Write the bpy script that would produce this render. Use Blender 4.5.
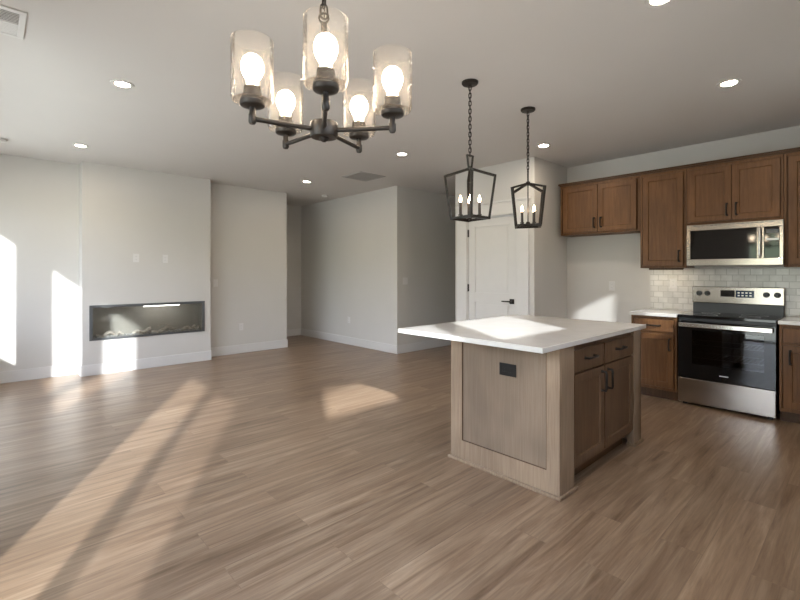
import bpy, bmesh, math, random
from mathutils import Vector, Matrix
random.seed(7)
for o in list(bpy.data.objects):
    bpy.data.objects.remove(o)
SC = bpy.context.scene
COL = SC.collection
PI = math.pi

# ------------------------------------------------------------------ camera
CAM_H = 1.32
cd = bpy.data.cameras.new('camera')
cam = bpy.data.objects.new('camera', cd)
COL.objects.link(cam)
cam.location = (0, 0, CAM_H)
cam.rotation_euler = (PI / 2, 0, math.radians(47 - 90))
cd.sensor_width = 36
cd.lens = 440 / 800 * 36
cd.shift_y = -27 / 800
cd.clip_start = 0.02
SC.camera = cam

# ------------------------------------------------------------------ light
SC.view_settings.view_transform = 'Standard'
SC.view_settings.look = 'None'
SC.view_settings.gamma = 1
SC.view_settings.use_curve_mapping = False
SC.view_settings.exposure = 0.38
SKY = 11.0
SUN = 10.0
LENS_E = 230.0
BULB_E = 34.0
FLAME_E = 26.0

w = bpy.data.worlds.new('daylight')
SC.world = w
w.use_nodes = True
nt = w.node_tree
nt.nodes.clear()
wo = nt.nodes.new('ShaderNodeOutputWorld')
bg = nt.nodes.new('ShaderNodeBackground')
bg.inputs['Strength'].default_value = SKY
tc = nt.nodes.new('ShaderNodeTexCoord')
sp = nt.nodes.new('ShaderNodeSeparateXYZ')
mr = nt.nodes.new('ShaderNodeMapRange')
mr.inputs[1].default_value = -0.2
mr.inputs[2].default_value = 0.8
cr = nt.nodes.new('ShaderNodeValToRGB')
els = cr.color_ramp.elements
els[0].position = 0.0
els[0].color = (0.40, 0.42, 0.41, 1)
els[1].position = 1.0
els[1].color = (0.50, 0.66, 0.95, 1)
e = els.new(0.19); e.color = (0.46, 0.48, 0.46, 1)
e = els.new(0.205); e.color = (0.22, 0.26, 0.185, 1)
e = els.new(0.29); e.color = (0.27, 0.32, 0.235, 1)
e = els.new(0.32); e.color = (0.86, 0.90, 1.0, 1)
nt.links.new(tc.outputs['Generated'], sp.inputs[0])
nt.links.new(sp.outputs['Z'], mr.inputs[0])
nt.links.new(mr.outputs[0], cr.inputs[0])
nt.links.new(cr.outputs[0], bg.inputs['Color'])
nt.links.new(bg.outputs[0], wo.inputs['Surface'])

# low afternoon sun from behind the camera's left shoulder
SD = Vector((0.508, 0.861, -0.432)).normalized()
sl = bpy.data.lights.new('sun', 'SUN')
sl.energy = SUN
sl.angle = math.radians(1.2)
sl.color = (0.97, 0.98, 1.0)
so = bpy.data.objects.new('sun', sl)
COL.objects.link(so)
so.rotation_euler = SD.to_track_quat('-Z', 'Y').to_euler()
so.location = (-8, -10, 8)

# ------------------------------------------------------------------ materials
def new_mat(name):
    m = bpy.data.materials.new(name)
    m.use_nodes = True
    n = m.node_tree
    return m, n, n.nodes['Principled BSDF']

def setp(b, col=None, rough=None, metal=None, **kw):
    if col is not None: b.inputs['Base Color'].default_value = (*col, 1)
    if rough is not None: b.inputs['Roughness'].default_value = rough
    if metal is not None: b.inputs['Metallic'].default_value = metal
    for k, v in kw.items():
        b.inputs[k.replace('_', ' ')].default_value = v

def coords(n, scale=(1, 1, 1), loc=(0, 0, 0)):
    t = n.nodes.new('ShaderNodeTexCoord')
    m = n.nodes.new('ShaderNodeMapping')
    m.inputs['Scale'].default_value = scale
    m.inputs['Location'].default_value = loc
    n.links.new(t.outputs['Object'], m.inputs[0])
    return m.outputs[0]

def noise(n, vec, scale, detail=4, rough=0.55, dist=0.0):
    x = n.nodes.new('ShaderNodeTexNoise')
    x.inputs['Scale'].default_value = scale
    x.inputs['Detail'].default_value = detail
    x.inputs['Roughness'].default_value = rough
    x.inputs['Distortion'].default_value = dist
    n.links.new(vec, x.inputs['Vector'])
    return x.outputs['Fac']

def ramp(n, fac, stops):
    r = n.nodes.new('ShaderNodeValToRGB')
    el = r.color_ramp.elements
    while len(el) > 1: el.remove(el[-1])
    el[0].position, el[0].color = stops[0][0], (*stops[0][1], 1)
    for p, c in stops[1:]:
        q = el.new(p); q.color = (*c, 1)
    n.links.new(fac, r.inputs[0])
    return r.outputs[0]

def mixc(n, a, b, fac, mode='MIX'):
    x = n.nodes.new('ShaderNodeMix')
    x.data_type = 'RGBA'
    x.blend_type = mode
    for s, v in ((6, a), (7, b), (0, fac)):
        if hasattr(v, 'is_output'): n.links.new(v, x.inputs[s])
        else: x.inputs[s].default_value = (*v, 1) if s else v
    return x.outputs[2]

def bump(n, b, h, strength, dist=0.01):
    x = n.nodes.new('ShaderNodeBump')
    x.inputs['Strength'].default_value = strength
    x.inputs['Distance'].default_value = dist
    n.links.new(h, x.inputs['Height'])
    n.links.new(x.outputs[0], b.inputs['Normal'])

def plain(name, col, rough=0.5, metal=0.0, var=0.06, nscale=6, bmp=0.0, **kw):
    m, n, b = new_mat(name)
    setp(b, col, rough, metal, **kw)
    v = coords(n)
    f = noise(n, v, nscale)
    lo = tuple(c * (1 - var) for c in col); hi = tuple(min(1, c * (1 + var)) for c in col)
    n.links.new(ramp(n, f, [(0.3, lo), (0.7, hi)]), b.inputs['Base Color'])
    if bmp: bump(n, b, noise(n, v, 180, 3), bmp, 0.002)
    return m

def wood(name, dark, mid, light, grain=(14, 14, 1.2), rough=0.42):
    m, n, b = new_mat(name)
    v = coords(n, grain)
    f = noise(n, v, 3.2, 6, 0.6, 0.4)
    c1 = ramp(n, f, [(0.28, dark), (0.5, mid), (0.74, light)])
    f2 = noise(n, coords(n, (1.3, 1.3, 0.8), (3, 1, 2)), 2.2, 2)
    c2 = mixc(n, c1, ramp(n, f2, [(0.35, (0.78, 0.76, 0.74)), (0.65, (1.1, 1.08, 1.05))]), 1.0, 'MULTIPLY')
    n.links.new(c2, b.inputs['Base Color'])
    setp(b, rough=rough)
    b.inputs['Specular IOR Level'].default_value = 0.3
    bump(n, b, f, 0.08, 0.003)
    return m

def emit(name, col, strength):
    m, n, b = new_mat(name)
    setp(b, col, 0.4)
    b.inputs['Emission Color'].default_value = (*col, 1)
    b.inputs['Emission Strength'].default_value = strength
    return m

def sheet_glass(name, tint, gloss_fac, rough=0.02, seeded=False, haze=0.0):
    """thin pane: transparent with a mirror coat by fresnel"""
    m, n, b = new_mat(name)
    out = n.nodes['Material Output']
    n.nodes.remove(b)
    tr = n.nodes.new('ShaderNodeBsdfTransparent')
    tr.inputs[0].default_value = (*tint, 1)
    gl = n.nodes.new('ShaderNodeBsdfGlossy')
    gl.inputs['Roughness'].default_value = rough
    gl.inputs[0].default_value = (1, 1, 1, 1)
    mx = n.nodes.new('ShaderNodeMixShader')
    lw = n.nodes.new('ShaderNodeLayerWeight')
    lw.inputs[0].default_value = gloss_fac
    n.links.new(lw.outputs['Fresnel'], mx.inputs[0])
    src = tr.outputs[0]
    if seeded:
        v = coords(n)
        vo = n.nodes.new('ShaderNodeTexVoronoi')
        vo.inputs['Scale'].default_value = 150
        n.links.new(v, vo.inputs['Vector'])
        mp = n.nodes.new('ShaderNodeMapRange')
        mp.inputs[1].default_value = 0.0; mp.inputs[2].default_value = 0.35
        mp.inputs[3].default_value = 0.06; mp.inputs[4].default_value = haze
        n.links.new(vo.outputs['Distance'], mp.inputs[0])
        df = n.nodes.new('ShaderNodeBsdfTranslucent')
        df.inputs[0].default_value = (0.95, 0.93, 0.9, 1)
        m2 = n.nodes.new('ShaderNodeMixShader')
        n.links.new(mp.outputs[0], m2.inputs[0])
        n.links.new(tr.outputs[0], m2.inputs[1])
        n.links.new(df.outputs[0], m2.inputs[2])
        src = m2.outputs[0]
        bp = n.nodes.new('ShaderNodeBump')
        bp.inputs['Strength'].default_value = 0.5
        bp.inputs['Distance'].default_value = 0.004
        n.links.new(vo.outputs['Distance'], bp.inputs['Height'])
        n.links.new(bp.outputs[0], gl.inputs['Normal'])
    n.links.new(src, mx.inputs[1])
    n.links.new(gl.outputs[0], mx.inputs[2])
    n.links.new(mx.outputs[0], out.inputs[0])
    return m

M = {}
M['wall'] = plain('wall paint', (0.595, 0.575, 0.545), 0.75, var=0.015, nscale=1.5, bmp=0.03)
M['ceil'] = plain('ceiling paint', (0.635, 0.61, 0.592), 0.85, var=0.012, nscale=1.2, bmp=0.05)
M['white'] = plain('white trim paint', (0.66, 0.645, 0.63), 0.4, var=0.015)
M['plate'] = plain('white plastic', (0.68, 0.665, 0.65), 0.35, var=0.01)
M['slot'] = plain('outlet slots', (0.35, 0.34, 0.33), 0.5)
M['bronze'] = plain('oil rubbed bronze', (0.022, 0.017, 0.014), 0.42, 0.3, var=0.2, nscale=30)
M['black'] = plain('matte black metal', (0.02, 0.018, 0.017), 0.4, 0.5, var=0.1)
M['ivory'] = plain('dark candle sleeve', (0.05, 0.04, 0.035), 0.5)
M['steel'] = plain('brushed stainless steel', (0.40, 0.362, 0.328), 0.2, 1.0, var=0.04, nscale=2)
M['bright_steel'] = plain('polished handle steel', (0.75, 0.73, 0.7), 0.2, 1.0, var=0.02)
M['dark_body'] = plain('dark enamel', (0.025, 0.025, 0.027), 0.35, var=0.1)
M['black_glass'] = plain('black glass', (0.008, 0.008, 0.009), 0.05, var=0.05)
M['quartz'] = plain('white quartz', (0.68, 0.665, 0.645), 0.13, var=0.03, nscale=9)
M['cab'] = wood('brown stained maple', (0.115, 0.052, 0.019), (0.16, 0.074, 0.028), (0.205, 0.100, 0.041))
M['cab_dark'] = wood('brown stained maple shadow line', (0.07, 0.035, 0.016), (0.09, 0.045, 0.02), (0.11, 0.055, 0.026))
M['isl'] = wood('daylit brown island stain', (0.255, 0.182, 0.127), (0.31, 0.228, 0.162), (0.365, 0.28, 0.205), (26, 26, 1.0), 0.45)  # raking daylight put into a lighter, greyer stain colour
M['isl_panel'] = wood('daylit brown island panel', (0.215, 0.16, 0.117), (0.245, 0.186, 0.138), (0.275, 0.214, 0.162), (34, 34, 0.9), 0.4)  # panel field, the same daylight grey put into its colour
M['isl_door'] = wood('shaded brown island door stain', (0.105, 0.061, 0.036), (0.138, 0.082, 0.049), (0.172, 0.105, 0.064), (20, 20, 1.0), 0.42)  # same stain, shade of the door side put into its colour
M['grey_metal'] = plain('grey grille paint', (0.42, 0.41, 0.40), 0.5, var=0.03)
M['dark_gap'] = plain('dark duct', (0.10, 0.09, 0.085), 0.7)
M['firebox'] = plain('firebox lining', (0.42, 0.40, 0.36), 0.45, var=0.10, nscale=3)
M['fire_frame'] = plain('charcoal fireplace frame', (0.11, 0.115, 0.12), 0.4, 0.3)
M['ash'] = plain('grey glass embers', (0.42, 0.42, 0.41), 0.5, var=0.5, nscale=60)
M['log'] = wood('driftwood', (0.32, 0.29, 0.25), (0.62, 0.58, 0.52), (0.82, 0.78, 0.72), (6, 20, 20), 0.7)
M['lens'] = emit('downlight lens', (1.0, 0.84, 0.65), LENS_E)
M['bulb'] = emit('frosted bulb', (1.0, 0.80, 0.58), BULB_E)
M['flame'] = emit('candle bulb', (1.0, 0.68, 0.40), FLAME_E)
M['fire_led'] = emit('fireplace light bar', (1.0, 0.97, 0.92), 5.0)
M['led'] = emit('unseen under cabinet strip', (1.0, 0.82, 0.58), 22.0)  # unseen strip that lights the tiles
M['shade'] = sheet_glass('seeded glass', (0.96, 0.955, 0.95), 0.12, 0.05, True, 0.012)
M['pane'] = sheet_glass('window glass', (0.97, 0.985, 0.98), 0.1)
M['fire_glass'] = sheet_glass('fireplace glass', (0.88, 0.885, 0.88), 0.3)
M['oven_glass'] = sheet_glass('smoked oven glass', (0.30, 0.31, 0.33), 0.34)
M['mesh'] = sheet_glass('insect screen', (0.62, 0.62, 0.62), 0.02, 0.6)
M['dim_screen'] = sheet_glass('added dimming screen', (0.68, 0.68, 0.68), 0.02, 0.6)  # unseen added sheet that dims the sun through one rear window
M['display'] = plain('clock display', (0.02, 0.035, 0.07), 0.1, var=0.1)
M['rack'] = plain('chrome rack', (0.6, 0.6, 0.6), 0.3, 1.0)
M['mark'] = plain('silver lettering', (0.55, 0.55, 0.55), 0.35, 0.6)

def floor_mat():
    m, n, b = new_mat('wood plank floor')
    v = coords(n)
    br = n.nodes.new('ShaderNodeTexBrick')
    br.offset = 0.37
    br.inputs['Scale'].default_value = 1.0
    br.inputs['Brick Width'].default_value = 1.22
    br.inputs['Row Height'].default_value = 0.18
    br.inputs['Mortar Size'].default_value = 0.0016
    br.inputs['Mortar Smooth'].default_value = 0.3
    br.inputs['Bias'].default_value = 0.0
    br.inputs['Color1'].default_value = (0.0, 0, 0, 1)
    br.inputs['Color2'].default_value = (1.0, 1, 1, 1)
    br.inputs['Mortar'].default_value = (0.5, 0.5, 0.5, 1)
    n.links.new(v, br.inputs['Vector'])
    # each plank shifts the grain
    va = n.nodes.new('ShaderNodeVectorMath'); va.operation = 'MULTIPLY_ADD'
    va.inputs[1].default_value = (7.3, 3.1, 0)
    n.links.new(br.outputs['Color'], va.inputs[0])
    n.links.new(v, va.inputs[2])
    mp = n.nodes.new('ShaderNodeMapping'); mp.inputs['Scale'].default_value = (0.75, 12, 1)
    n.links.new(va.outputs[0], mp.inputs[0])
    g = noise(n, mp.outputs[0], 1.6, 7, 0.62, 0.8)
    mp2 = n.nodes.new('ShaderNodeMapping'); mp2.inputs['Scale'].default_value = (3.5, 60, 1)
    n.links.new(va.outputs[0], mp2.inputs[0])
    g2 = noise(n, mp2.outputs[0], 1.5, 4, 0.6)
    c = ramp(n, g, [(0.27, (0.120, 0.073, 0.043)), (0.41, (0.215, 0.141, 0.090)), (0.55, (0.28, 0.194, 0.130)), (0.74, (0.39, 0.292, 0.206))])
    c = mixc(n, c, ramp(n, g2, [(0.35, (0.86, 0.855, 0.85)), (0.65, (1.08, 1.08, 1.08))]), 0.8, 'MULTIPLY')
    c = mixc(n, c, ramp(n, br.outputs['Color'], [(0.0, (0.88, 0.87, 0.86)), (1.0, (1.12, 1.12, 1.12))]), 1.0, 'MULTIPLY')
    c = mixc(n, c, (0.08, 0.05, 0.035), mixc(n, (0, 0, 0), (0.22, 0.22, 0.22), br.outputs['Fac']))
    n.links.new(c, b.inputs['Base Color'])
    setp(b, rough=0.33)
    b.inputs['Specular IOR Level'].default_value = 0.65
    bump(n, b, g2, 0.06, 0.002)
    return m
M['floor'] = floor_mat()

def tile_mat():
    m, n, b = new_mat('glazed wall tile')
    t = n.nodes.new('ShaderNodeTexCoord')
    s = n.nodes.new('ShaderNodeSeparateXYZ'); c = n.nodes.new('ShaderNodeCombineXYZ')
    n.links.new(t.outputs['Object'], s.inputs[0])
    n.links.new(s.outputs['Y'], c.inputs[0]); n.links.new(s.outputs['Z'], c.inputs[1])
    br = n.nodes.new('ShaderNodeTexBrick')
    br.offset = 0.5
    br.inputs['Scale'].default_value = 1.0
    br.inputs['Brick Width'].default_value = 0.10
    br.inputs['Row Height'].default_value = 0.065
    br.inputs['Mortar Size'].default_value = 0.0035
    br.inputs['Color1'].default_value = (0.62, 0.60, 0.57, 1)
    br.inputs['Color2'].default_value = (0.74, 0.72, 0.69, 1)
    br.inputs['Mortar'].default_value = (0.50, 0.48, 0.45, 1)
    n.links.new(c.outputs[0], br.inputs['Vector'])
    f = noise(n, c.outputs[0], 9, 4)
    col = mixc(n, br.outputs['Color'], ramp(n, f, [(0.3, (0.86, 0.86, 0.86)), (0.7, (1.06, 1.06, 1.06))]), 1.0, 'MULTIPLY')
    n.links.new(col, b.inputs['Base Color'])
    setp(b, rough=0.2)
    bump(n, b, br.outputs['Fac'], -0.25, 0.004)
    return m
M['tile'] = tile_mat()

# ------------------------------------------------------------------ builders
class MB:
    def __init__(self): self.bm = bmesh.new()
    def box(self, x0, x1, y0, y1, z0, z1):
        r = bmesh.ops.create_cube(self.bm, size=1)
        bmesh.ops.scale(self.bm, vec=(abs(x1 - x0), abs(y1 - y0), abs(z1 - z0)), verts=r['verts'])
        bmesh.ops.translate(self.bm, vec=((x0 + x1) / 2, (y0 + y1) / 2, (z0 + z1) / 2), verts=r['verts'])
        return self
    def tube(self, pts, r, seg=8, closed=False, square=False):
        pts = [Vector(p) for p in pts]; k = len(pts); rings = []
        seg = 4 if square else seg
        t0 = (pts[1] - pts[0]).normalized()
        up = Vector((0, 0, 1)) if abs(t0.z) < 0.9 else Vector((1, 0, 0))
        nrm = t0.cross(up).normalized()
        for i, p in enumerate(pts):
            a = pts[(i - 1) % k] if (i > 0 or closed) else None
            c = pts[(i + 1) % k] if (i < k - 1 or closed) else None
            d1 = (p - a).normalized() if a is not None else None
            d2 = (c - p).normalized() if c is not None else None
            t = d1 if d2 is None else d2 if d1 is None else (d1 + d2).normalized()
            nrm = (nrm - t * nrm.dot(t)).normalized()
            bi = t.cross(nrm)
            rr = r[i] if isinstance(r, (list, tuple)) else r
            if d1 is not None and d2 is not None: rr = rr / max(0.6, math.sqrt((1 + d1.dot(d2)) / 2)) if square else rr
            off = PI / 4 if square else 0
            rings.append([self.bm.verts.new(p + (nrm * math.cos(2 * PI * j / seg + off) + bi * math.sin(2 * PI * j / seg + off)) * rr) for j in range(seg)])
        n = k if closed else k - 1
        for i in range(n):
            A, B = rings[i], rings[(i + 1) % k]
            for j in range(seg):
                self.bm.faces.new((A[j], A[(j + 1) % seg], B[(j + 1) % seg], B[j]))
        if not closed:
            self.bm.faces.new(rings[0][::-1]); self.bm.faces.new(rings[-1])
        return self
    def lathe(self, prof, seg=28, c=(0, 0, 0), axis='z', close=False):
        rings = []
        def P(r, h, a):
            x, y = r * math.cos(a), r * math.sin(a)
            v = {'z': (x, y, h), 'y': (x, h, -y), 'x': (h, x, y)}[axis]
            return Vector(v) + Vector(c)
        for r, h in prof:
            if r < 1e-6: rings.append([self.bm.verts.new(P(0, h, 0))])
            else: rings.append([self.bm.verts.new(P(r, h, 2 * PI * j / seg)) for j in range(seg)])
        m = len(rings)
        for i in range(m if close else m - 1):
            A, B = rings[i], rings[(i + 1) % m]
            for j in range(seg):
                q = [A[j % len(A)], A[(j + 1) % len(A)], B[(j + 1) % len(B)], B[j % len(B)]]
                u = []
                for vv in q:
                    if vv not in u: u.append(vv)
                if len(u) > 2: self.bm.faces.new(u)
        return self
    def shaker(self, x0, x1, z0, z1, y0, t, st=0.057, rec=0.009, top=None, bot=None, rst=None):
        """panel with a recessed field; front faces -y at y0"""
        top = st if top is None else top; bot = st if bot is None else bot
        rs = st if rst is None else rst
        b = self.bm
        def V(x, y, z): return b.verts.new((x, y, z))
        o = [V(x0, y0, z0), V(x1, y0, z0), V(x1, y0, z1), V(x0, y0, z1)]
        i1 = [V(x0 + st, y0, z0 + bot), V(x1 - rs, y0, z0 + bot), V(x1 - rs, y0, z1 - top), V(x0 + st, y0, z1 - top)]
        e = 0.004
        i2 = [V(x0 + st + e, y0 + rec, z0 + bot + e), V(x1 - rs - e, y0 + rec, z0 + bot + e), V(x1 - rs - e, y0 + rec, z1 - top - e), V(x0 + st + e, y0 + rec, z1 - top - e)]
        k = [V(x0, y0 + t, z0), V(x1, y0 + t, z0), V(x1, y0 + t, z1), V(x0, y0 + t, z1)]
        for a, c in ((o, i1), (i1, i2)):
            for j in range(4):
                b.faces.new((a[j], a[(j + 1) % 4], c[(j + 1) % 4], c[j]))
        b.faces.new(i2)
        for j in range(4):
            b.faces.new((o[(j + 1) % 4], o[j], k[j], k[(j + 1) % 4]))
        b.faces.new(k[::-1])
        return self
    def build(self, name, mat, parent=None, bevel=0.0, smooth=False, loc=None, rotz=0):
        bmesh.ops.recalc_face_normals(self.bm, faces=self.bm.faces)
        me = bpy.data.meshes.new(name)
        self.bm.to_mesh(me); self.bm.free()
        me.materials.append(M[mat])
        o = bpy.data.objects.new(name, me)
        COL.objects.link(o)
        if smooth:
            for p in me.polygons: p.use_smooth = True
            me.set_sharp_from_angle(angle=math.radians(40))
        if bevel:
            md = o.modifiers.new('bevel', 'BEVEL')
            md.width = bevel; md.segments = 2; md.limit_method = 'ANGLE'; md.angle_limit = math.radians(40)
        if parent: o.parent = parent
        if loc: o.location = loc
        if rotz: o.rotation_euler = (0, 0, rotz)
        return o

def tag(o, label, cat, group=None):
    o['label'] = label; o['category'] = cat
    if group: o['group'] = group
    return o
def thing(name, label, cat, loc=(0, 0, 0), rotz=0.0, group=None):
    o = bpy.data.objects.new(name, None)
    o.empty_display_size = 0.1
    COL.objects.link(o)
    o.location = loc; o.rotation_euler = (0, 0, rotz)
    return tag(o, label, cat, group)
def struct(o):
    o['kind'] = 'structure'
    return o

# ------------------------------------------------------------------ room shell
C = 2.745
XL, YR = -0.6, -0.4          # walls beside and behind the camera
PYW = 2.815
XK, YF = 5.72, 7.10          # kitchen wall, fireplace wall
T = 0.06
struct(MB().box(XL - T, 8.0, YR - T, 9.0, -0.1, 0).build('floor', 'floor'))
struct(MB().box(XL - T, 8.0, YR - T, 9.0, C, C + 0.12).build('ceiling', 'ceil'))

def grid_wall(name, axis, p0, p1, a0, a1, z1, holes):
    """wall slab between p0 and p1 on its axis, with rectangular holes (lo, hi, zlo, zhi) sorted along it"""
    m = MB()
    def bx(u0, u1, zl, zh):
        if u1 - u0 < 1e-4 or zh - zl < 1e-4: return
        m.box(p0, p1, u0, u1, zl, zh) if axis == 'x' else m.box(u0, u1, p0, p1, zl, zh)
    u = a0
    for lo, hi, zl, zh in holes:
        bx(u, lo, 0, z1); bx(lo, hi, 0, zl); bx(lo, hi, zh, z1)
        u = hi
    bx(u, a1, 0, z1)
    return struct(m.build(name, 'wall'))

kx, kz = 1.695 * T, 0.85 * T
head, sill = 1.85 + 0.51 + kz, 0.377 + 0.51
left_holes = [(0.285 - kx, 1.69, 0.0, 2.06 + kz), (3.39 - kx, 4.01, sill, head), (4.42 - kx, 5.10, sill, head), (5.70 - kx, 6.42, sill, head)]
grid_wall('wall_left', 'x', XL - T, XL, YR - T, YF + 0.1, C, left_holes)
ry = 0.59 * T
rear_holes = [(0.023 - ry, 0.90, 1.875, 2.305 + 0.025), (1.15 - ry, 1.964, 1.875, 2.305 + 0.02), (3.89 - ry, 4.19, 1.62, 2.36 + 0.03)]
grid_wall('wall_rear', 'y', YR - T, YR, XL, XK + 0.1, C, rear_holes)
struct(MB().box(XK, XK + 0.1, YR, PYW, 0, C).build('wall_right', 'wall'))
HX = 3.865                    # end of the fireplace wall, start of the hall
struct(MB().box(XL, HX, YF, YF + 0.12, 0, C).box(HX - 0.12, HX, YF + 0.12, 8.3, 0, C).build('wall_front', 'wall'))
struct(MB().box(HX - 0.12, 8.0, 8.3, 8.42, 0, C).build('wall_hall_end', 'wall'))
HW, HY = 4.86, 5.28
struct(MB().box(HW, 8.0, HY, 8.3, 0, C).build('wall_hall', 'wall'))
PX, PY0, PY1 = 4.87, 2.815, 4.06
DY0, DY1, DZ = 3.055, 3.845, 2.075
m = MB()
m.box(PX, PX + 0.12, PY0, DY0, 0, C).box(PX, PX + 0.12, DY1, PY1, 0, C).box(PX, PX + 0.12, DY0, DY1, DZ, C)
m.box(PX + 0.12, 8.0, PY0, PY0 + 0.12, 0, C).box(PX + 0.12, 8.0, PY1 - 0.12, PY1, 0, C)
struct(m.build('wall_pantry', 'wall'))
struct(MB().box(7.9, 8.0, PY1, HY, 0, C).build('wall_corridor_end', 'wall'))
# chimney breast with the fireplace opening
BX0, BX1, BY = 0.86, 2.455, 6.86
FX0, FX1, FZ0, FZ1 = 0.944, 2.361, 0.452, 0.893
m = MB()
m.box(BX0, FX0, BY, YF, 0, C).box(FX1, BX1, BY, YF, 0, C).box(FX0, FX1, BY, YF, 0, FZ0).box(FX0, FX1, BY, YF, FZ1, C)
struct(m.build('wall_breast', 'wall'))

def baseboard(name, segs, h=0.14, t=0.014):
    m = MB()
    for x0, x1, y0, y1 in segs:
        m.box(x0, x1, y0, y1, 0, h)
    struct(m.build(name, 'white', bevel=0.003))
t = 0.014
baseboard('baseboard_left', [(XL, XL + t, 1.75, YF)])
baseboard('baseboard_front', [(XL + t, BX0 - t, YF - t, YF), (BX1 + t, HX + t, YF - t, YF), (HX, HX + t, YF, 8.3)])
baseboard('baseboard_breast', [(BX0 - t, BX1 + t, BY - t, BY), (BX0 - t, BX0, BY, YF), (BX1, BX1 + t, BY, YF)])
baseboard('baseboard_hall', [(HW - t, HW, HY - t, 8.3), (HW, 7.9, HY - t, HY)])
baseboard('baseboard_hall_end', [(HX + t, HW - t, 8.3 - t, 8.3)])
baseboard('baseboard_pantry', [(PX - t, 5.72, PY0 - t, PY0), (PX, 7.9, PY1, PY1 + t)])
baseboard('baseboard_right', [(XK - t, XK, 1.80, PY0 - t)])

# windows and the patio door in the two walls beside and behind the camera
def window(name, axis, p, lo, hi, zl, zh, inward):
    c = 0.07
    m = MB()
    def bx(mm, u0, u1, z0, z1, q0, q1):
        mm.box(q0, q1, u0, u1, z0, z1) if axis == 'x' else mm.box(u0, u1, q0, q1, z0, z1)
    q0, q1 = p, p + 0.012 * inward
    bx(m, lo - c, lo, zl - c, zh + c, q0, q1); bx(m, hi, hi + c, zl - c, zh + c, q0, q1)
    bx(m, lo, hi, zh, zh + c, q0, q1); bx(m, lo, hi, zl - c, zl, q0, q1)
    f = struct(m.build(name, 'white'))
    g = MB()
    bx(g, lo, hi, zl, zh, p - 0.035 * inward, p - 0.031 * inward)
    g.build('window_pane', 'pane', f)
    return f
for i, (lo, hi, zl, zh) in enumerate(left_holes[1:]):
    window('window_%d' % (i + 1), 'x', XL, lo, hi, zl, zh, 1)
for i, (lo, hi, zl, zh) in enumerate(rear_holes):
    f = window('window_%d' % (i + 4), 'y', YR, lo, hi, zl, zh, 1)
    if i == 2: MB().box(lo, hi, YR - 0.052, YR - 0.05, zl, zh).build('screen_sheet', 'dim_screen', f)  # screen added here only to weaken the sun patch
lo, hi, zl, zh = left_holes[0]
m = MB()
m.box(XL - T, XL, 0.85, 1.07 - kx, 0.03, zh)                      # meeting stiles
m.box(XL, XL + 0.012, lo - 0.07, lo, 0, zh + 0.07).box(XL, XL + 0.012, hi, hi + 0.07, 0, zh + 0.07).box(XL, XL + 0.012, lo, hi, zh, zh + 0.07)
m.box(XL - T, XL, lo, hi, 0.0, 0.03)
pd = struct(m.build('door_2', 'white'))
MB().box(XL - 0.035, XL - 0.031, 1.07 - kx, hi, 0.03, zh).build('glass_panel', 'pane', pd)
MB().box(XL - 0.035, XL - 0.031, lo, 0.85, 0.03, zh).build('screen_sheet', 'mesh', pd)

# pantry door: casing, slab, hinges, lever
m = MB()
cw = 0.17
m.box(PX - 0.02, PX, DY1, DY1 + cw, 0, DZ).box(PX - 0.02, PX, DY0 - cw, DY0, 0, DZ).box(PX - 0.024, PX, DY0 - cw - 0.01, DY1 + cw + 0.01, DZ, DZ + 0.16)
m.box(PX - 0.034, PX, DY0 - cw - 0.025, DY1 + cw + 0.025, DZ + 0.16, DZ + 0.185)
m.box(PX, PX + 0.10, DY1 - 0.012, DY1, 0, DZ).box(PX, PX + 0.10, DY0, DY0 + 0.012, 0, DZ).box(PX, PX + 0.10, DY0 + 0.012, DY1 - 0.012, DZ - 0.012, DZ)
struct(m.build('trim_1', 'white', bevel=0.003))
W = DY1 - DY0 - 0.03
door = MB()
H = DZ - 0.025
def panel_door(mb):
    b = mb.bm
    st = 0.105
    zs = [0.008, 0.20, 0.925, 1.055, H - 0.105, H]
    # stiles and rails around two recessed panels
    mb.box(0, st, 0, 0.038, zs[0], H).box(W - st, W, 0, 0.038, zs[0], H)
    for a, c in ((zs[0], zs[1]), (zs[2], zs[3]), (zs[4], zs[5])): mb.box(st, W - st, 0, 0.038, a, c)
    for a, c in ((zs[1], zs[2]), (zs[3], zs[4])):
        mb.box(st, W - st, 0.012, 0.026, a, c)
        mb.shaker(st + 0.03, W - st - 0.03, a + 0.03, c - 0.03, 0.006, 0.007, 0.012, 0.0)
panel_door(door)
d1 = struct(door.build('door_1', 'white', loc=(PX + 0.012, DY1 - 0.015, 0), rotz=-PI / 2, bevel=0.002))
for z in (0.25, 1.115, 1.87):
    MB().box(-0.012, 0.006, -0.012, 0.002, z - 0.05, z + 0.05).lathe([(0, -0.052), (0.007, -0.052), (0.007, 0.052), (0, 0.052)], 10, (-0.004, -0.012, z)).build('door_hinge', 'black', d1, smooth=True)
m = MB()
hx, hz = W - 0.065, 0.955
m.box(hx - 0.032, hx + 0.032, -0.009, 0, hz - 0.032, hz + 0.032)
m.lathe([(0, 0), (0.011, 0), (0.011, -0.05), (0, -0.05)], 14, (hx, -0.005, hz), 'y')
m.tube([(hx + 0.008, -0.05, hz), (hx - 0.06, -0.052, hz), (hx - 0.125, -0.046, hz)], [0.010, 0.009, 0.008], 10)
m.build('door_handle', 'black', d1, smooth=True)

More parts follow.
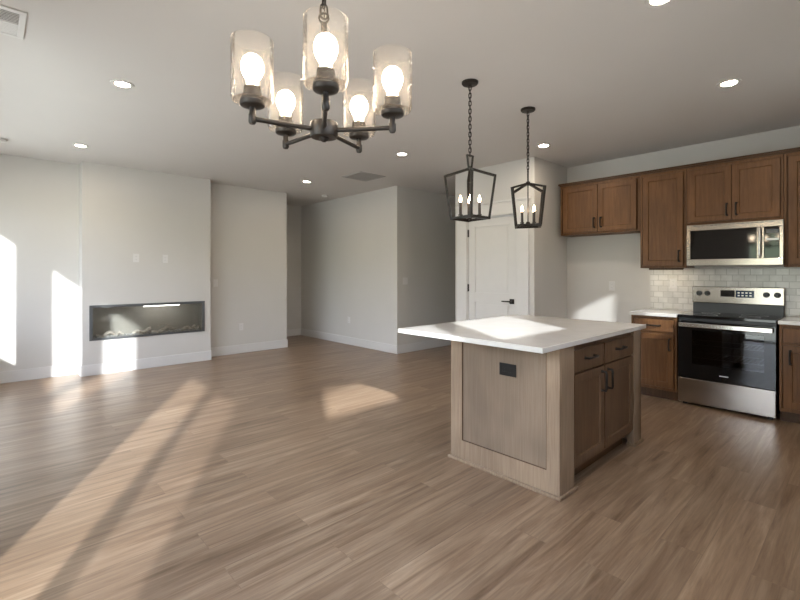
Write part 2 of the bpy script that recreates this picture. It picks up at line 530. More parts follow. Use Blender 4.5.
# ------------------------------------------------------------------ kitchen wall, units face -x:  local x runs right along the wall, y into it
RK = -PI / 2
def pull_v(x, z0, z1, y=0.0):
    m = MB()
    m.tube([(x, y, z0 + 0.006), (x, y - 0.028, z0 + 0.006), (x, y - 0.032, z0 + 0.02), (x, y - 0.032, z1 - 0.02), (x, y - 0.028, z1 - 0.006), (x, y, z1 - 0.006)], 0.0078, 8)
    m.lathe([(0, 0.0), (0.011, 0.0), (0.009, -0.006), (0, -0.006)], 10, (x, y, z0 + 0.006), 'y').lathe([(0, 0.0), (0.011, 0.0), (0.009, -0.006), (0, -0.006)], 10, (x, y, z1 - 0.006), 'y')
    return m
def pull_h(x0, x1, z, y=0.0):
    m = MB()
    m.tube([(x0 + 0.006, y, z), (x0 + 0.006, y - 0.028, z), (x0 + 0.02, y - 0.032, z), (x1 - 0.02, y - 0.032, z), (x1 - 0.006, y - 0.028, z), (x1 - 0.006, y, z)], 0.0078, 8)
    m.lathe([(0, 0.0), (0.011, 0.0), (0.009, -0.006), (0, -0.006)], 10, (x0 + 0.006, y, z), 'y').lathe([(0, 0.0), (0.011, 0.0), (0.009, -0.006), (0, -0.006)], 10, (x1 - 0.006, y, z), 'y')
    return m

UX = 5.40
def wall_cabinet(label, y_left, y_right, z0, z1, doors, handles):
    """doors: list of (x0, x1); handles: local x of each door's pull"""
    t = thing('wall_cabinet', label, 'cabinet', (UX, y_left, z0), RK, 'upper cabinets')
    Wd, Hh, D = y_left - y_right, z1 - z0, XK - UX
    m = MB()
    m.box(0, Wd, 0.02, D - 0.004, 0, Hh)
    m.box(0, 0.02, 0, 0.02, 0, Hh).box(Wd - 0.02, Wd, 0, 0.02, 0, Hh).box(0.02, Wd - 0.02, 0, 0.02, 0, 0.02).box(0.02, Wd - 0.02, 0, 0.02, Hh - 0.03, Hh)
    m.build('body', 'cab', t, bevel=0.0015)
    for (a, b), hx in zip(doors, handles):
        d = MB().shaker(a, b, 0.025, Hh - 0.035, -0.019, 0.019).build('door', 'cab', t, bevel=0.0015)
        h0 = 0.05 if Hh < 0.8 else 0.045
        pull_v(hx, h0 + 0.02, h0 + 0.145, -0.019).build('handle', 'black', d, smooth=True)
    return t
ZT = 2.43
wall_cabinet('short brown two-door wall cabinet over the empty fridge space', 2.745, 1.795, 1.80, ZT, [(0.045, 0.478), (0.484, 0.915)], [0.44, 0.522])
wall_cabinet('tall single-door brown wall cabinet left of the microwave', 1.792, 1.340, 1.375, ZT, [(0.03, 0.425)], [0.39])
wall_cabinet('short brown two-door wall cabinet directly above the microwave', 1.337, 0.560, 1.822, ZT, [(0.02, 0.385), (0.391, 0.755)], [0.35, 0.426])
wall_cabinet('brown wall cabinet right of the microwave, cut by the picture edge', 0.557, YR + 0.02, 1.375, ZT, [(0.035, 0.47), (0.476, 0.91)], [0.43, 0.515])
m = MB()
ya, yb = 2.765, YR + 0.01
m.box(UX - 0.026, XK - 0.002, yb, ya, ZT + 0.016, ZT + 0.034).box(UX - 0.012, XK - 0.002, yb, ya - 0.012, ZT, ZT + 0.016)
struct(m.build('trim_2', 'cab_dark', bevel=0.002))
# unseen under-cabinet strip behind its lip, placed for the glow on the tiles
t = thing('unseen_strip_light', 'slim unseen light strip under the tall wall cabinet left of the microwave, placed for the glow on the tiles', 'light', (UX + 0.12, 1.74, 1.375), RK)
MB().box(0, 0.34, 0, 0.004, -0.02, 0).box(0, 0.34, 0.004, 0.03, -0.010, 0).build('housing', 'cab_dark', t)
MB().box(0.01, 0.33, 0.006, 0.026, -0.0125, -0.0102).build('lens', 'led', t)

BXF = 5.12
def base_cabinet(label, y_left, y_right, drawer, doors, handles, pulls):
    t = thing('base_cabinet', label, 'cabinet', (BXF, y_left, 0), RK, 'base cabinets by the range')
    Wd, D = y_left - y_right, XK - BXF
    m = MB()
    m.box(0, Wd, 0.02, D - 0.004, 0.10, 0.868).box(0, 0.02, 0, 0.02, 0.10, 0.868).box(Wd - 0.02, Wd, 0, 0.02, 0.10, 0.868)
    m.box(0.02, Wd - 0.02, 0, 0.02, 0.10, 0.13).box(0.02, Wd - 0.02, 0, 0.02, 0.845, 0.868).box(0.02, Wd - 0.02, 0, 0.02, 0.68, 0.705)
    m.build('body', 'cab', t, bevel=0.0015)
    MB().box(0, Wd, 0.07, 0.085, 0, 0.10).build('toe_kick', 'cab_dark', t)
    for (a, b), (p0, p1) in zip(drawer, pulls):
        d = MB().box(a, b, -0.019, 0, 0.708, 0.835).build('drawer', 'cab', t, bevel=0.003)
        pull_h(p0, p1, 0.772, -0.019).build('handle', 'black', d, smooth=True)
    for (a, b), hx in zip(doors, handles):
        d = MB().shaker(a, b, 0.135, 0.685, -0.019, 0.019).build('door', 'cab', t, bevel=0.0015)
        pull_v(hx, 0.52, 0.645, -0.019).build('handle', 'black', d, smooth=True)
base_cabinet('brown base cabinet with one drawer left of the range', 1.790, 1.356, [(0.03, 0.41)], [(0.03, 0.41)], [0.375], [(0.15, 0.29)])
base_cabinet('brown base cabinet right of the range, cut by the picture edge', 0.560, YR + 0.02, [(0.03, 0.455), (0.475, 0.90)], [(0.03, 0.455), (0.475, 0.90)], [0.075, 0.86], [(0.17, 0.31), (0.62, 0.76)])
for nm, ya, yb, lab in (('countertop', 1.80, 1.352, 'short white quartz countertop on the base cabinet left of the range'), ('countertop', 0.566, YR + 0.01, 'white quartz countertop right of the range, cut by the picture edge')):
    o = MB().box(0, ya - yb, 0, XK - 5.09 - 0.002, 0, 0.032).build(nm, 'quartz', bevel=0.003, loc=(5.09, ya, 0.868), rotz=RK)
    tag(o, lab, 'countertop', 'counters by the range')
o = MB().box(XK - 0.010, XK - 0.0005, YR + 0.01, 1.785, 0.902, 1.374).build('backsplash', 'tile')
tag(o, 'backsplash of small white glazed tiles behind the range', 'backsplash')

# ---- microwave
t = thing('microwave', 'stainless over-range microwave with dark window, hung above the range', 'microwave', (5.33, 1.322, 1.395), RK)
Wd = 0.768
MB().box(0.004, Wd - 0.004, 0.03, XK - 5.33 - 0.012, 0.004, 0.42).build('body', 'dark_body', t)
m = MB()
m.box(0, Wd, 0, 0.028, 0.36, 0.42).box(0, Wd, 0, 0.028, 0, 0.066).box(0, 0.035, 0, 0.028, 0.066, 0.36).box(Wd - 0.028, Wd, 0, 0.028, 0.066, 0.36).box(0.575, 0.630, 0, 0.028, 0.066, 0.36)
m.build('front_frame', 'steel', t, bevel=0.003)
MB().box(0.036, 0.574, 0.006, 0.026, 0.067, 0.359).build('door_window', 'black_glass', t, bevel=0.002)
MB().box(0.631, Wd - 0.029, 0.006, 0.026, 0.067, 0.359).build('control_panel', 'black_glass', t, bevel=0.002)
MB().box(0.645, 0.735, 0.002, 0.008, 0.232, 0.252).build('button_strip', 'mark', t)
MB().box(0.645, 0.735, 0.003, 0.008, 0.30, 0.335).build('display', 'display', t)
m = MB().tube([(0.602, 0, 0.08), (0.602, -0.035, 0.085), (0.602, -0.04, 0.11), (0.602, -0.04, 0.32), (0.602, -0.035, 0.345), (0.602, 0, 0.35)], 0.011, 10)
m.build('handle', 'bright_steel', t, smooth=True)
m = MB()
for k in range(18): m.box(0.06 + k * 0.036, 0.086 + k * 0.036, -0.001, 0.004, 0.404, 0.408)
m.build('vent_slots', 'dark_body', t)

# ---- range
RW = 0.766
t = thing('range', 'freestanding stainless electric range with black glass oven door', 'range', (5.10, 1.343, 0), RK)
D = XK - 5.10 - 0.012
m = MB()
m.box(0.004, 0.03, 0.04, D, 0.03, 0.87).box(RW - 0.03, RW - 0.004, 0.04, D, 0.03, 0.87).box(0.03, RW - 0.03, D - 0.03, D, 0.03, 0.87)
m.box(0.03, RW - 0.03, 0.04, D - 0.03, 0.84, 0.87).box(0.03, RW - 0.03, 0.04, D - 0.03, 0.03, 0.34)
for x in (0.05, RW - 0.05): m.box(x - 0.02, x + 0.02, 0.06, 0.10, 0, 0.03).box(x - 0.02, x + 0.02, D - 0.1, D - 0.06, 0, 0.03)
m.build('body', 'dark_body', t)
m = MB()
for z in (0.47, 0.60):
    m.tube([(0.06, 0.10, z), (RW - 0.06, 0.10, z)], 0.004, 6).tube([(0.06, 0.48, z), (RW - 0.06, 0.48, z)], 0.004, 6)
    for k in range(18):
        x = 0.075 + k * (RW - 0.15) / 17
        m.tube([(x, 0.10, z), (x, 0.48, z)], 0.0028, 5)
m.build('oven_rack', 'rack', t, smooth=True)
MB().box(0.004, RW - 0.004, 0, 0.04, 0.03, 0.270).build('drawer_front', 'steel', t, bevel=0.004)
m = MB()
wx0, wx1, wz0, wz1 = 0.125, RW - 0.085, 0.42, 0.755
m.box(0.004, wx0, 0, 0.04, 0.277, 0.835).box(wx1, RW - 0.004, 0, 0.04, 0.277, 0.835).box(wx0, wx1, 0, 0.04, 0.277, wz0).box(wx0, wx1, 0, 0.04, wz1, 0.835)
dr = m.build('oven_door', 'black_glass', t)
MB().box(wx0, wx1, 0.003, 0.010, wz0, wz1).build('oven_window', 'oven_glass', dr)
m = MB().box(0.02, RW - 0.02, -0.050, -0.036, 0.785, 0.828)
for x in (0.035, RW - 0.06): m.box(x, x + 0.025, -0.036, 0, 0.795, 0.818)
m.build('handle', 'bright_steel', dr, bevel=0.005)
MB().box(RW / 2 - 0.035, RW / 2 + 0.035, -0.001, 0.003, 0.330, 0.339).build('badge', 'mark', dr)
m = MB().box(0, RW, -0.004, D - 0.07, 0.873, 0.902)
m.build('cooktop', 'black_glass', t, bevel=0.004)
for x, y, r in ((0.2, 0.14, 0.105), (0.56, 0.14, 0.08), (0.2, 0.39, 0.08), (0.56, 0.39, 0.105)):
    MB().lathe([(r, 0), (r, 0.0006), (r - 0.003, 0.0006), (r - 0.003, 0)], 40, (x, y, 0.9018)).build('burner_ring', 'grey_metal', t)
bg0 = 5.655 - 5.10
m = MB().box(0.006, RW - 0.006, bg0 - 0.015, D, 0.87, 1.0)
m.build('backguard_base', 'dark_body', t, bevel=0.003)
m = MB().box(0.0, RW, bg0 - 0.022, D, 1.0, 1.176)
bgd = m.build('backguard', 'steel', t, bevel=0.006)
yk = bg0 - 0.022
for x in (0.066, 0.139, 0.630, 0.714):
    k = MB().lathe([(0, 0.001), (0.027, 0.001), (0.027, -0.006), (0.021, -0.010), (0.019, -0.028), (0, -0.030)], 24, (x, yk, 1.102), 'y').box(x - 0.004, x + 0.004, yk - 0.034, yk - 0.01, 1.084, 1.120)
    k.build('knob', 'dark_body', t, smooth=True)
MB().box(0.255, 0.375, yk - 0.002, yk + 0.002, 1.072, 1.14).build('clock_display', 'black_glass', bgd)
MB().box(0.385, 0.535, yk - 0.002, yk + 0.002, 1.068, 1.14).build('control_display', 'display', bgd)
m = MB()
for r_ in range(2):
    for q in range(4): m.box(0.40 + q * 0.032, 0.418 + q * 0.032, yk - 0.003, yk - 0.001, 1.082 + r_ * 0.028, 1.094 + r_ * 0.028)
m.build('control_button', 'mark', bgd)

# ------------------------------------------------------------------ island (panel end faces -x, doors face -y)
IX0, IX1, IY0, IY1 = 2.42, 3.74, 1.236, 2.06
t = thing('kitchen_island', 'brown wood kitchen island with panelled end, two drawers and two doors', 'island', (IX0, IY0, 0))
L, DP = IX1 - IX0, IY1 - IY0
TP = 0.880
PW = 0.185                   # width of the corner post on the door side
MB().box(0.03, L - 0.03, 0.04, DP - 0.02, 0.10, TP).build('body', 'isl_door', t)
# panelled end, built facing -y and turned to face -x
pe = MB().shaker(0, DP, 0.0, TP, 0.0, 0.03, 0.1, 0.012, top=0.0, bot=0.147, rst=0.083)
# widths of the stiles differ slightly from the rail
o = pe.build('end_panel', 'isl', t, bevel=0.0015, loc=(0.0, DP, 0), rotz=RK)
MB().box(0.104, DP - 0.087, 0.0095, 0.0125, 0.151, TP - 0.002).build('panel_field', 'isl_panel', o)
m = MB()
g = 0.005
for a, b_, c, d_ in ((0.099, 0.099 + g, 0.147, TP - 0.002), (DP - 0.082 - g, DP - 0.082, 0.147, TP - 0.002), (0.099, DP - 0.082, 0.146, 0.146 + g)):
    m.box(a, b_, 0.002, 0.013, c, d_)
m.build('panel_bead', 'cab_dark', o)
MB().box(0.03, PW, 0.0, 0.05, 0, TP).build('corner_post', 'isl', t, bevel=0.002)
MB().box(L - 0.15, L - 0.012, 0.0, 0.05, 0, TP).build('corner_post', 'isl', t, bevel=0.002)
MB().box(L - 0.03, L, 0.0, DP, 0, TP).build('end_board', 'isl', t, bevel=0.002)
MB().box(0.03, L - 0.03, DP - 0.03, DP, 0, TP).build('back_board', 'isl_panel', t, bevel=0.002)
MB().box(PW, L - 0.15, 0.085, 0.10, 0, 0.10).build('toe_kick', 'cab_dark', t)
m = MB()
m.box(PW, PW + 0.02, 0.022, 0.042, 0.10, TP).box(L - 0.17, L - 0.15, 0.022, 0.042, 0.10, TP).box(PW + 0.02, L - 0.17, 0.022, 0.042, 0.10, 0.13).box(PW + 0.02, L - 0.17, 0.022, 0.042, 0.845, TP).box(PW + 0.02, L - 0.17, 0.022, 0.042, 0.69, 0.71)
xm = 0.640
m.box(xm - 0.02, xm + 0.02, 0.022, 0.042, 0.13, 0.845)
m.build('face_frame', 'isl_door', t)
for a, b_, hx, px0, px1 in ((PW + 0.010, xm - 0.008, xm - 0.048, 0.335, 0.475), (xm + 0.008, L - 0.158, xm + 0.052, 0.825, 0.965)):
    d = MB().box(a, b_, 0.003, 0.0225, 0.705, 0.845).build('drawer', 'isl_door', t, bevel=0.003)
    pull_h(px0, px1, 0.782, 0.003).build('handle', 'black', d, smooth=True)
    d = MB().shaker(a, b_, 0.125, 0.692, 0.003, 0.019).build('door', 'isl_door', t, bevel=0.0015)
    pull_v(hx, 0.525, 0.665, 0.003).build('handle', 'black', d, smooth=True)
m = MB()
s = 0.016
m.box(-s, 0, -s, DP + s, 0, 0.022).box(0, PW, -s, 0, 0, 0.022).box(PW, PW + s, -s, 0.05, 0, 0.022).box(L - 0.15 - s, L - 0.15, -s, 0.05, 0, 0.022).box(L - 0.15, L + s, -s, 0, 0, 0.022).box(L, L + s, 0, DP + s, 0, 0.022).box(0, L, DP, DP + s, 0, 0.022)
m.build('shoe_molding', 'isl', t, bevel=0.004)
CX0, CX1, CY0, CY1 = 2.20, 3.81, 1.220, 2.385
o = MB().box(0, CX1 - CX0, 0, CY1 - CY0, 0, 0.032).build('countertop', 'quartz', bevel=0.004, loc=(CX0, CY0, 0.880))
tag(o, 'wide white quartz countertop overhanging the kitchen island', 'countertop')

# ------------------------------------------------------------------ outlets and switches
def outlet(loc, rotz, label, group, wide=False, col='plate', sw=False, horiz=False):
    t = thing('light_switch' if sw else 'power_outlet', label, 'switch' if sw else 'outlet', loc, rotz, group)
    hw, hh = (0.058 if wide else 0.036), 0.058
    if horiz: hw, hh = 0.062, 0.04
    MB().box(-hw, hw, -0.006, -0.0003, -hh, hh).build('cover_plate', col, t, bevel=0.003)
    if sw:
        for x in ((-0.024, 0.024) if wide else (0,)):
            MB().box(x - 0.017, x + 0.017, -0.009, -0.006, -0.034, 0.034).build('rocker', col, t, bevel=0.002)
    else:
        for q in (-0.02, 0.02):
            f = MB().box(q - 0.016, q + 0.016, -0.008, -0.006, -0.014, 0.014) if horiz else MB().box(-0.014, 0.014, -0.008, -0.006, q - 0.016, q + 0.016)
            f = f.build('socket', col, t, bevel=0.002)
            m = MB()
            for e in (-0.006, 0.006):
                m.box(q - 0.005, q + 0.005, -0.0086, -0.0078, e - 0.0012, e + 0.0012) if horiz else m.box(e - 0.0012, e + 0.0012, -0.0086, -0.0078, q - 0.005, q + 0.005)
            m.build('slot', 'slot' if col == 'plate' else 'black', f)
G = 'white wall plates'
outlet((1.463, BY, 1.525), 0, 'left one of two white plates high above the wall fireplace', G)
outlet((1.825, BY, 1.520), 0, 'right one of two white plates high above the wall fireplace', G)
outlet((3.033, YF, 0.43), 0, 'white power outlet low on the wall right of the chimney breast', G)
outlet((2.62, YF, 1.16), 0, 'white light switch beside the right edge of the chimney breast', G, sw=True)
outlet((HW, 6.595, 0.45), -PI / 2, 'white power outlet low on the long hall wall', G)
outlet((5.04, HY, 1.187), 0, 'wide double white switch on the corridor wall behind the island', G, wide=True, sw=True)
outlet((XK, 2.227, 1.157), -PI / 2, 'white power outlet on the plain wall under the fridge cabinet', G)
outlet((XK - 0.0105, 1.545, 1.20), -PI / 2, 'white power outlet on the tiles left of the range', G)
outlet((IX0 - 0.0 + 0.0095, IY0 + 0.355, 0.700), -PI / 2, 'black power outlet set in the end panel of the island', None, col='black', horiz=True)

# ------------------------------------------------------------------ wall fireplace
t = thing('electric_fireplace', 'long low linear glass-front fireplace set in the chimney breast', 'fireplace', (FX0, BY, FZ0))
FW, FH, FD = FX1 - FX0, FZ1 - FZ0, 0.225
e = 0.002
m = MB()
m.box(e, FW - e, FD - 0.012, FD, e, FH - e).box(e, 0.012, 0.0, FD - 0.012, e, FH - e).box(FW - 0.012, FW - e, 0.0, FD - 0.012, e, FH - e).box(0.012, FW - 0.012, 0, FD - 0.012, e, 0.012).box(0.012, FW - 0.012, 0, FD - 0.012, FH - 0.012, FH - e)
m.build('firebox', 'firebox', t)
m = MB()
f = 0.028
m.box(-0.008, FW + 0.008, -0.012, 0.0, FH - f, FH + 0.008).box(-0.008, FW + 0.008, -0.012, 0.0, -0.008, f * 0.7).box(-0.008, f, -0.012, 0.0, f * 0.7, FH - f).box(FW - f, FW + 0.008, -0.012, 0.0, f * 0.7, FH - f)
m.build('frame', 'fire_frame', t, bevel=0.002)
MB().box(f, FW - f, -0.006, -0.002, f * 0.7, FH - f).build('glass_front', 'fire_glass', t)
# ember bed
m = MB()
for k in range(420):
    x, y = random.uniform(0.03, FW - 0.03), random.uniform(0.02, FD - 0.03)
    r = random.uniform(0.006, 0.016)
    q = bmesh.ops.create_icosphere(m.bm, subdivisions=1, radius=r)
    bmesh.ops.scale(m.bm, vec=(1, random.uniform(0.7, 1.2), random.uniform(0.6, 1)), verts=q['verts'])
    bmesh.ops.translate(m.bm, vec=(x, y, 0.014 + r * 0.6 + random.uniform(0, 0.012)), verts=q['verts'])
eb = m.build('ember_bed', 'ash', t)
eb['kind'] = 'stuff'
for x, y, a, ln, r in ((0.18, 0.09, 0.1, 0.22, 0.016), (0.33, 0.07, -0.15, 0.12, 0.013), (0.60, 0.10, 0.18, 0.26, 0.019), (0.86, 0.08, 0.2, 0.30, 0.021), (0.95, 0.13, -0.3, 0.22, 0.016), (1.22, 0.09, 0.05, 0.20, 0.02), (1.31, 0.06, -0.2, 0.12, 0.014)):
    pts = []; rs = []
    for i in range(8):
        s_ = i / 7 - 0.5
        pts.append((x + s_ * ln * math.cos(a), y + s_ * ln * math.sin(a), 0.048 + 0.02 * math.sin(i * 1.3 + x * 9) + s_ * ln * 0.18))
        rs.append(r * (0.6 + 0.4 * math.sin(PI * (0.12 + 0.76 * i / 7))) * random.uniform(0.85, 1.1))
    rs = [q_ * 1.35 for q_ in rs]
    MB().tube(pts, rs, 8).build('log', 'log', t, smooth=True)
m = MB().tube([(0.80, 0.10, 0.10), (0.86, 0.09, 0.14), (0.93, 0.10, 0.13), (1.0, 0.11, 0.09)], [0.006, 0.008, 0.007, 0.005], 6)
m.build('twig', 'log', t, smooth=True)
MB().box(0.62, 1.08, 0.03, 0.06, FH - 0.042, FH - 0.013).build('light_bar', 'fire_led', t)

# ------------------------------------------------------------------ ceiling fittings
spots = [((0.732, 3.853), 'round recessed downlight in the ceiling left of the chandelier, nearer one'),
         ((0.742, 6.032), 'round recessed downlight in the ceiling just before the fireplace wall'),
         ((3.612, 6.011), 'round recessed downlight in the ceiling near the hall opening'),
         ((3.611, 3.837), 'round recessed downlight in the ceiling just before the grey return grille'),
         ((4.527, 2.503), 'round recessed downlight beside the pantry corner, right of the pendants'),
         ((4.055, 0.731), 'round recessed downlight in the ceiling above the range side of the island'),
         ((2.544, 0.745), 'round recessed downlight cut by the top edge of the picture')]
for (x, y), lab in spots:
    t = thing('recessed_downlight', lab, 'ceiling light', (x, y, C), 0, 'recessed ceiling downlights')
    MB().lathe([(0.078, -0.0004), (0.076, -0.005), (0.054, -0.007), (0.048, -0.0035), (0.048, -0.0004)], 32).build('trim_ring', 'white', t, smooth=True)
    MB().lathe([(0.0475, -0.0006), (0.0475, -0.003), (0, -0.003)], 32).build('lens', 'lens', t)

def grille(name, label, cat, x0, x1, y0, y1, mat, inner, nsl, along):
    t = thing(name, label, cat, ((x0 + x1) / 2, (y0 + y1) / 2, C))
    hx, hy, b = (x1 - x0) / 2, (y1 - y0) / 2, 0.028
    m = MB()
    m.box(-hx, hx, -hy, -hy + b, -0.008, -0.0004).box(-hx, hx, hy - b, hy, -0.008, -0.0004).box(-hx, -hx + b, -hy + b, hy - b, -0.008, -0.0004).box(hx - b, hx, -hy + b, hy - b, -0.008, -0.0004)
    m.build('frame', mat, t, bevel=0.002)
    MB().box(-hx + b, hx - b, -hy + b, hy - b, -0.0015, -0.0004).build('duct_opening', inner, t)
    m = MB()
    for k in range(nsl):
        f = (k + 0.5) / nsl
        if along == 'x':
            q = -hy + b + f * 2 * (hy - b); w = (hy - b) / nsl * 1.2
            m.box(-hx + b, hx - b, q - w / 2, q + w / 2, -0.006, -0.003)
        else:
            q = -hx + b + f * 2 * (hx - b); w = (hx - b) / nsl * 1.2
            m.box(q - w / 2, q + w / 2, -hy + b, hy - b, -0.006, -0.003)
    m.build('louvre', mat, t)
    return t
grille('return_grille', 'grey square return air grille in the ceiling before the hall', 'vent', 3.80, 4.27, 4.89, 5.35, 'grey_metal', 'dark_gap', 22, 'x')
t = thing('ceiling_register', 'white two-row supply register in the ceiling, top left corner of picture', 'vent', (0.005, 3.335, C))
hx, hy, b = 0.145, 0.185, 0.03
m = MB()
m.box(-hx, hx, -hy, -hy + b, -0.009, -0.0004).box(-hx, hx, hy - b, hy, -0.009, -0.0004).box(-hx, -hx + b, -hy + b, hy - b, -0.009, -0.0004).box(hx - b, hx, -hy + b, hy - b, -0.009, -0.0004)
m.box(-hx + b, hx - b, -0.006, 0.006, -0.008, -0.0004)
m.build('frame', 'white', t, bevel=0.002)
MB().box(-hx + b, hx - b, -hy + b, hy - b, -0.0015, -0.0004).build('duct_opening', 'dark_gap', t)
for y0_, y1_, wd_ in ((-hy + b, -0.006, 0.35), (0.006, hy - b, 0.86)):
    m = MB()
    for k in range(8):
        pt = (y1_ - y0_) / 8
        q = y0_ + (k + 0.5) * pt
        m.box(-hx + b, hx - b, q - pt * wd_ / 2, q + pt * wd_ / 2, -0.006, -0.003)
    m.build('louvre', 'white', t)
t = thing('smoke_detector', 'small round white smoke detector on the ceiling by the left picture edge', 'smoke detector', (0.075, 6.30, C))
MB().lathe([(0.06, -0.0004), (0.062, -0.02), (0.048, -0.034), (0, -0.036)], 28).build('housing', 'plate', t, smooth=True)
MB().lathe([(0.012, -0.0355), (0.012, -0.038), (0, -0.038)], 14).build('test_button', 'grey_metal', t)
t = thing('smoke_detector', 'small round white smoke detector on the ceiling inside the hall mouth', 'smoke detector', (4.50, 6.85, C))
MB().lathe([(0.055, -0.0004), (0.057, -0.018), (0.044, -0.03), (0, -0.032)], 28).build('housing', 'plate', t, smooth=True)

# ------------------------------------------------------------------ hanging lights
def link_pts(cz, half, wd, ang):
    pts = []
    for k in range(12):
        a = 2 * PI * k / 12
        u = wd * math.cos(a); v = (half - wd) * (1 if math.sin(a) > 0 else -1) * (abs(math.sin(a)) > 0.01) + wd * math.sin(a)
        pts.append((u * math.cos(ang), u * math.sin(ang), cz + v))
    return pts
def chain_mb(z0, z1, half=0.021, wd=0.010, r=0.0032):
    m = MB()
    n = max(2, round((z1 - z0) / (2 * half - 4 * r)))
    st = (z1 - z0) / n
    for k in range(n):
        m.tube(link_pts(z0 + st * (k + 0.5), st / 2 + r * 1.6, wd, (k % 2) * PI / 2 + 0.5), r, 6, closed=True)
    # power cord threaded beside the links
    m.tube([(0.003 * math.sin(i * 2.1), 0.003 * math.cos(i * 2.1), z0 + (z1 - z0) * i / 12) for i in range(13)], 0.0022, 5)
    return m

def pendant(loc, yaw, label):
    t = thing('pendant_lantern', label, 'pendant light', (loc[0], loc[1], C), yaw, 'lanterns over the island')
    MB().lathe([(0, -0.0004), (0.062, -0.0004), (0.062, -0.012), (0.055, -0.02), (0.012, -0.024), (0.010, -0.034), (0, -0.034)], 28).build('canopy', 'bronze', t, smooth=True)
    zt, za, zs, zb = 2.195 - C, 2.10 - C, 2.043 - C, 1.728 - C
    chain_mb(zt - 0.002, -0.03).build('chain', 'bronze', t, smooth=True)
    MB().tube([(-0.016, 0, za), (-0.032, 0, zt), (0.032, 0, zt), (0.016, 0, za)], 0.0065, square=True, closed=True).build('hanger', 'bronze', t)
    S_, B_ = 0.131, 0.100
    r = 0.0118
    m = MB()
    cs = [(1, 1), (-1, 1), (-1, -1), (1, -1)]
    for a, b_ in cs:
        m.tube([(0, 0, za), (a * S_, b_ * S_, zs), (a * B_, b_ * B_, zb)], r, square=True)
    m.tube([(a * B_, b_ * B_, zb) for a, b_ in cs], r, square=True, closed=True)
    m.lathe([(0, 0.016), (0.018, 0.012), (0.02, -0.014), (0, -0.018)], 16, (0, 0, za))
    m.build('frame', 'bronze', t)
    m = MB().tube([(0, 0, za), (0, 0, zb + 0.02)], 0.005, 8)
    m.build('stem', 'bronze', t, smooth=True)
    m = MB().lathe([(0, 0.03), (0.014, 0.026), (0.022, 0.01), (0.018, -0.008), (0.008, -0.016), (0, -0.018)], 18, (0, 0, zb + 0.01))
    for q in range(4):
        a = PI / 4 + q * PI / 2
        c, s_ = math.cos(a), math.sin(a)
        m.tube([(0.015 * c, 0.015 * s_, zb + 0.016), (0.05 * c, 0.05 * s_, zb + 0.006), (0.070 * c, 0.070 * s_, zb + 0.022)], 0.005, 8)
        m.tube([(0.02 * c, 0.02 * s_, zb + 0.004), (B_ * 1.40 * c, B_ * 1.40 * s_, zb)], 0.005, 6)
    m.build('candle_arm', 'bronze', t, smooth=True)
    for q in range(4):
        a = PI / 4 + q * PI / 2
        p = (0.070 * math.cos(a), 0.070 * math.sin(a), zb + 0.02)
        c = MB().lathe([(0, 0), (0.016, 0.002), (0.018, 0.008), (0.0105, 0.010), (0.0105, 0.098), (0.008, 0.100), (0, 0.100)], 14, p).build('candle', 'ivory', t, smooth=True)
        MB().lathe([(0.006, 0.100), (0.0095, 0.112), (0.0105, 0.122), (0.008, 0.136), (0.003, 0.150), (0, 0.155)], 14, p).build('bulb', 'flame', c, smooth=True)
pendant((2.621, 2.045), math.radians(-3), 'bronze open cage pendant lantern over the island, nearer left one')
pendant((3.421, 2.038), math.radians(32), 'bronze open cage pendant lantern over the island, farther right one')

# chandelier: five arms, seeded glass cylinders
F = (0.682, 0.731); R_ = (0.731, -0.682)
dd, ll = 1.44, -0.249
cx, cy = F[0] * dd + R_[0] * ll, F[1] * dd + R_[1] * ll
t = thing('chandelier', 'bronze five-arm chandelier with seeded glass cylinder shades hanging in the foreground', 'chandelier', (cx, cy, C), math.radians(47 - 90))
Z = lambda z: z - 0.014 - C
MB().lathe([(0, -0.0004), (0.065, -0.0004), (0.065, -0.014), (0.05, -0.024), (0.012, -0.028), (0.01, -0.04), (0, -0.04)], 32).build('canopy', 'bronze', t, smooth=True)
chain_mb(Z(2.17), -0.036, 0.026, 0.012, 0.0036).build('chain', 'bronze', t, smooth=True)
m = MB().lathe([(0, Z(2.155)), (0.010, Z(2.15)), (0.010, Z(2.13)), (0.0075, Z(2.125)), (0.0075, Z(1.99)), (0.011, Z(1.985)), (0.011, Z(1.965)), (0.0075, Z(1.96)), (0.0075, Z(1.83)), (0, Z(1.83))], 16)
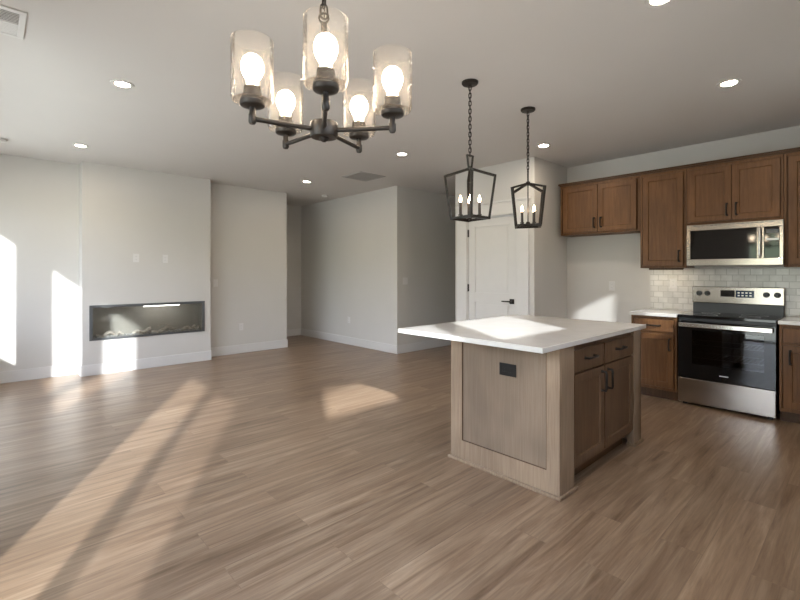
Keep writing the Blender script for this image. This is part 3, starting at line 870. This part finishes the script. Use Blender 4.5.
m.tube([(0.016 * math.cos(2 * PI * k / 14), 0, Z(2.168) + 0.016 * math.sin(2 * PI * k / 14)) for k in range(14)], 0.0035, 6, closed=True)
m.build('stem', 'bronze', t, smooth=True)
MB().lathe([(0, Z(1.838)), (0.012, Z(1.836)), (0.020, Z(1.826)), (0.043, Z(1.825)), (0.045, Z(1.820)), (0.045, Z(1.783)), (0.042, Z(1.777)), (0.018, Z(1.775)), (0.012, Z(1.768)), (0.006, Z(1.763)), (0, Z(1.762))], 32).build('hub', 'bronze', t, smooth=True)
RA = 0.226
# local +x = right of the picture, +y = away from the camera
for q in range(5):
    a = math.radians(-7.0 + 72 * q)
    c, s_ = math.cos(a), math.sin(a)
    arm = MB().tube([(0.04 * c, 0.04 * s_, Z(1.800)), (RA * c, RA * s_, Z(1.800))], 0.0075, 10)
    arm.lathe([(0, Z(1.782)), (0.008, Z(1.784)), (0.0115, Z(1.790)), (0.0115, Z(1.812)), (0.009, Z(1.816)), (0.009, Z(1.838)), (0, Z(1.838))], 16, (RA * c, RA * s_, 0))
    arm = arm.build('arm', 'bronze', t, smooth=True)
    p = (RA * c, RA * s_, 0)
    MB().lathe([(0, Z(1.834)), (0.014, Z(1.834)), (0.034, Z(1.838)), (0.0365, Z(1.841)), (0.0365, Z(1.852)), (0.033, Z(1.854)), (0.033, Z(1.868)), (0.027, Z(1.870)), (0.025, Z(1.895)), (0.018, Z(1.898)), (0, Z(1.898))], 28, p).build('socket', 'bronze', arm, smooth=True)
    # cylinder shade, open at the top, with a real wall
    MB().lathe([(0.036, Z(1.850)), (0.058, Z(1.852)), (0.0625, Z(1.862)), (0.0625, Z(2.035)), (0.0600, Z(2.036)), (0.0600, Z(1.866)), (0.056, Z(1.8555)), (0.036, Z(1.8535))], 40, p).build('glass_shade', 'shade', arm, smooth=True)
    MB().lathe([(0, Z(1.898)), (0.016, Z(1.898)), (0.018, Z(1.918)), (0.027, Z(1.930)), (0.033, Z(1.948)), (0.033, Z(1.964)), (0.027, Z(1.981)), (0.016, Z(1.991)), (0, Z(1.994))], 24, p).build('bulb', 'bulb', arm, smooth=True)
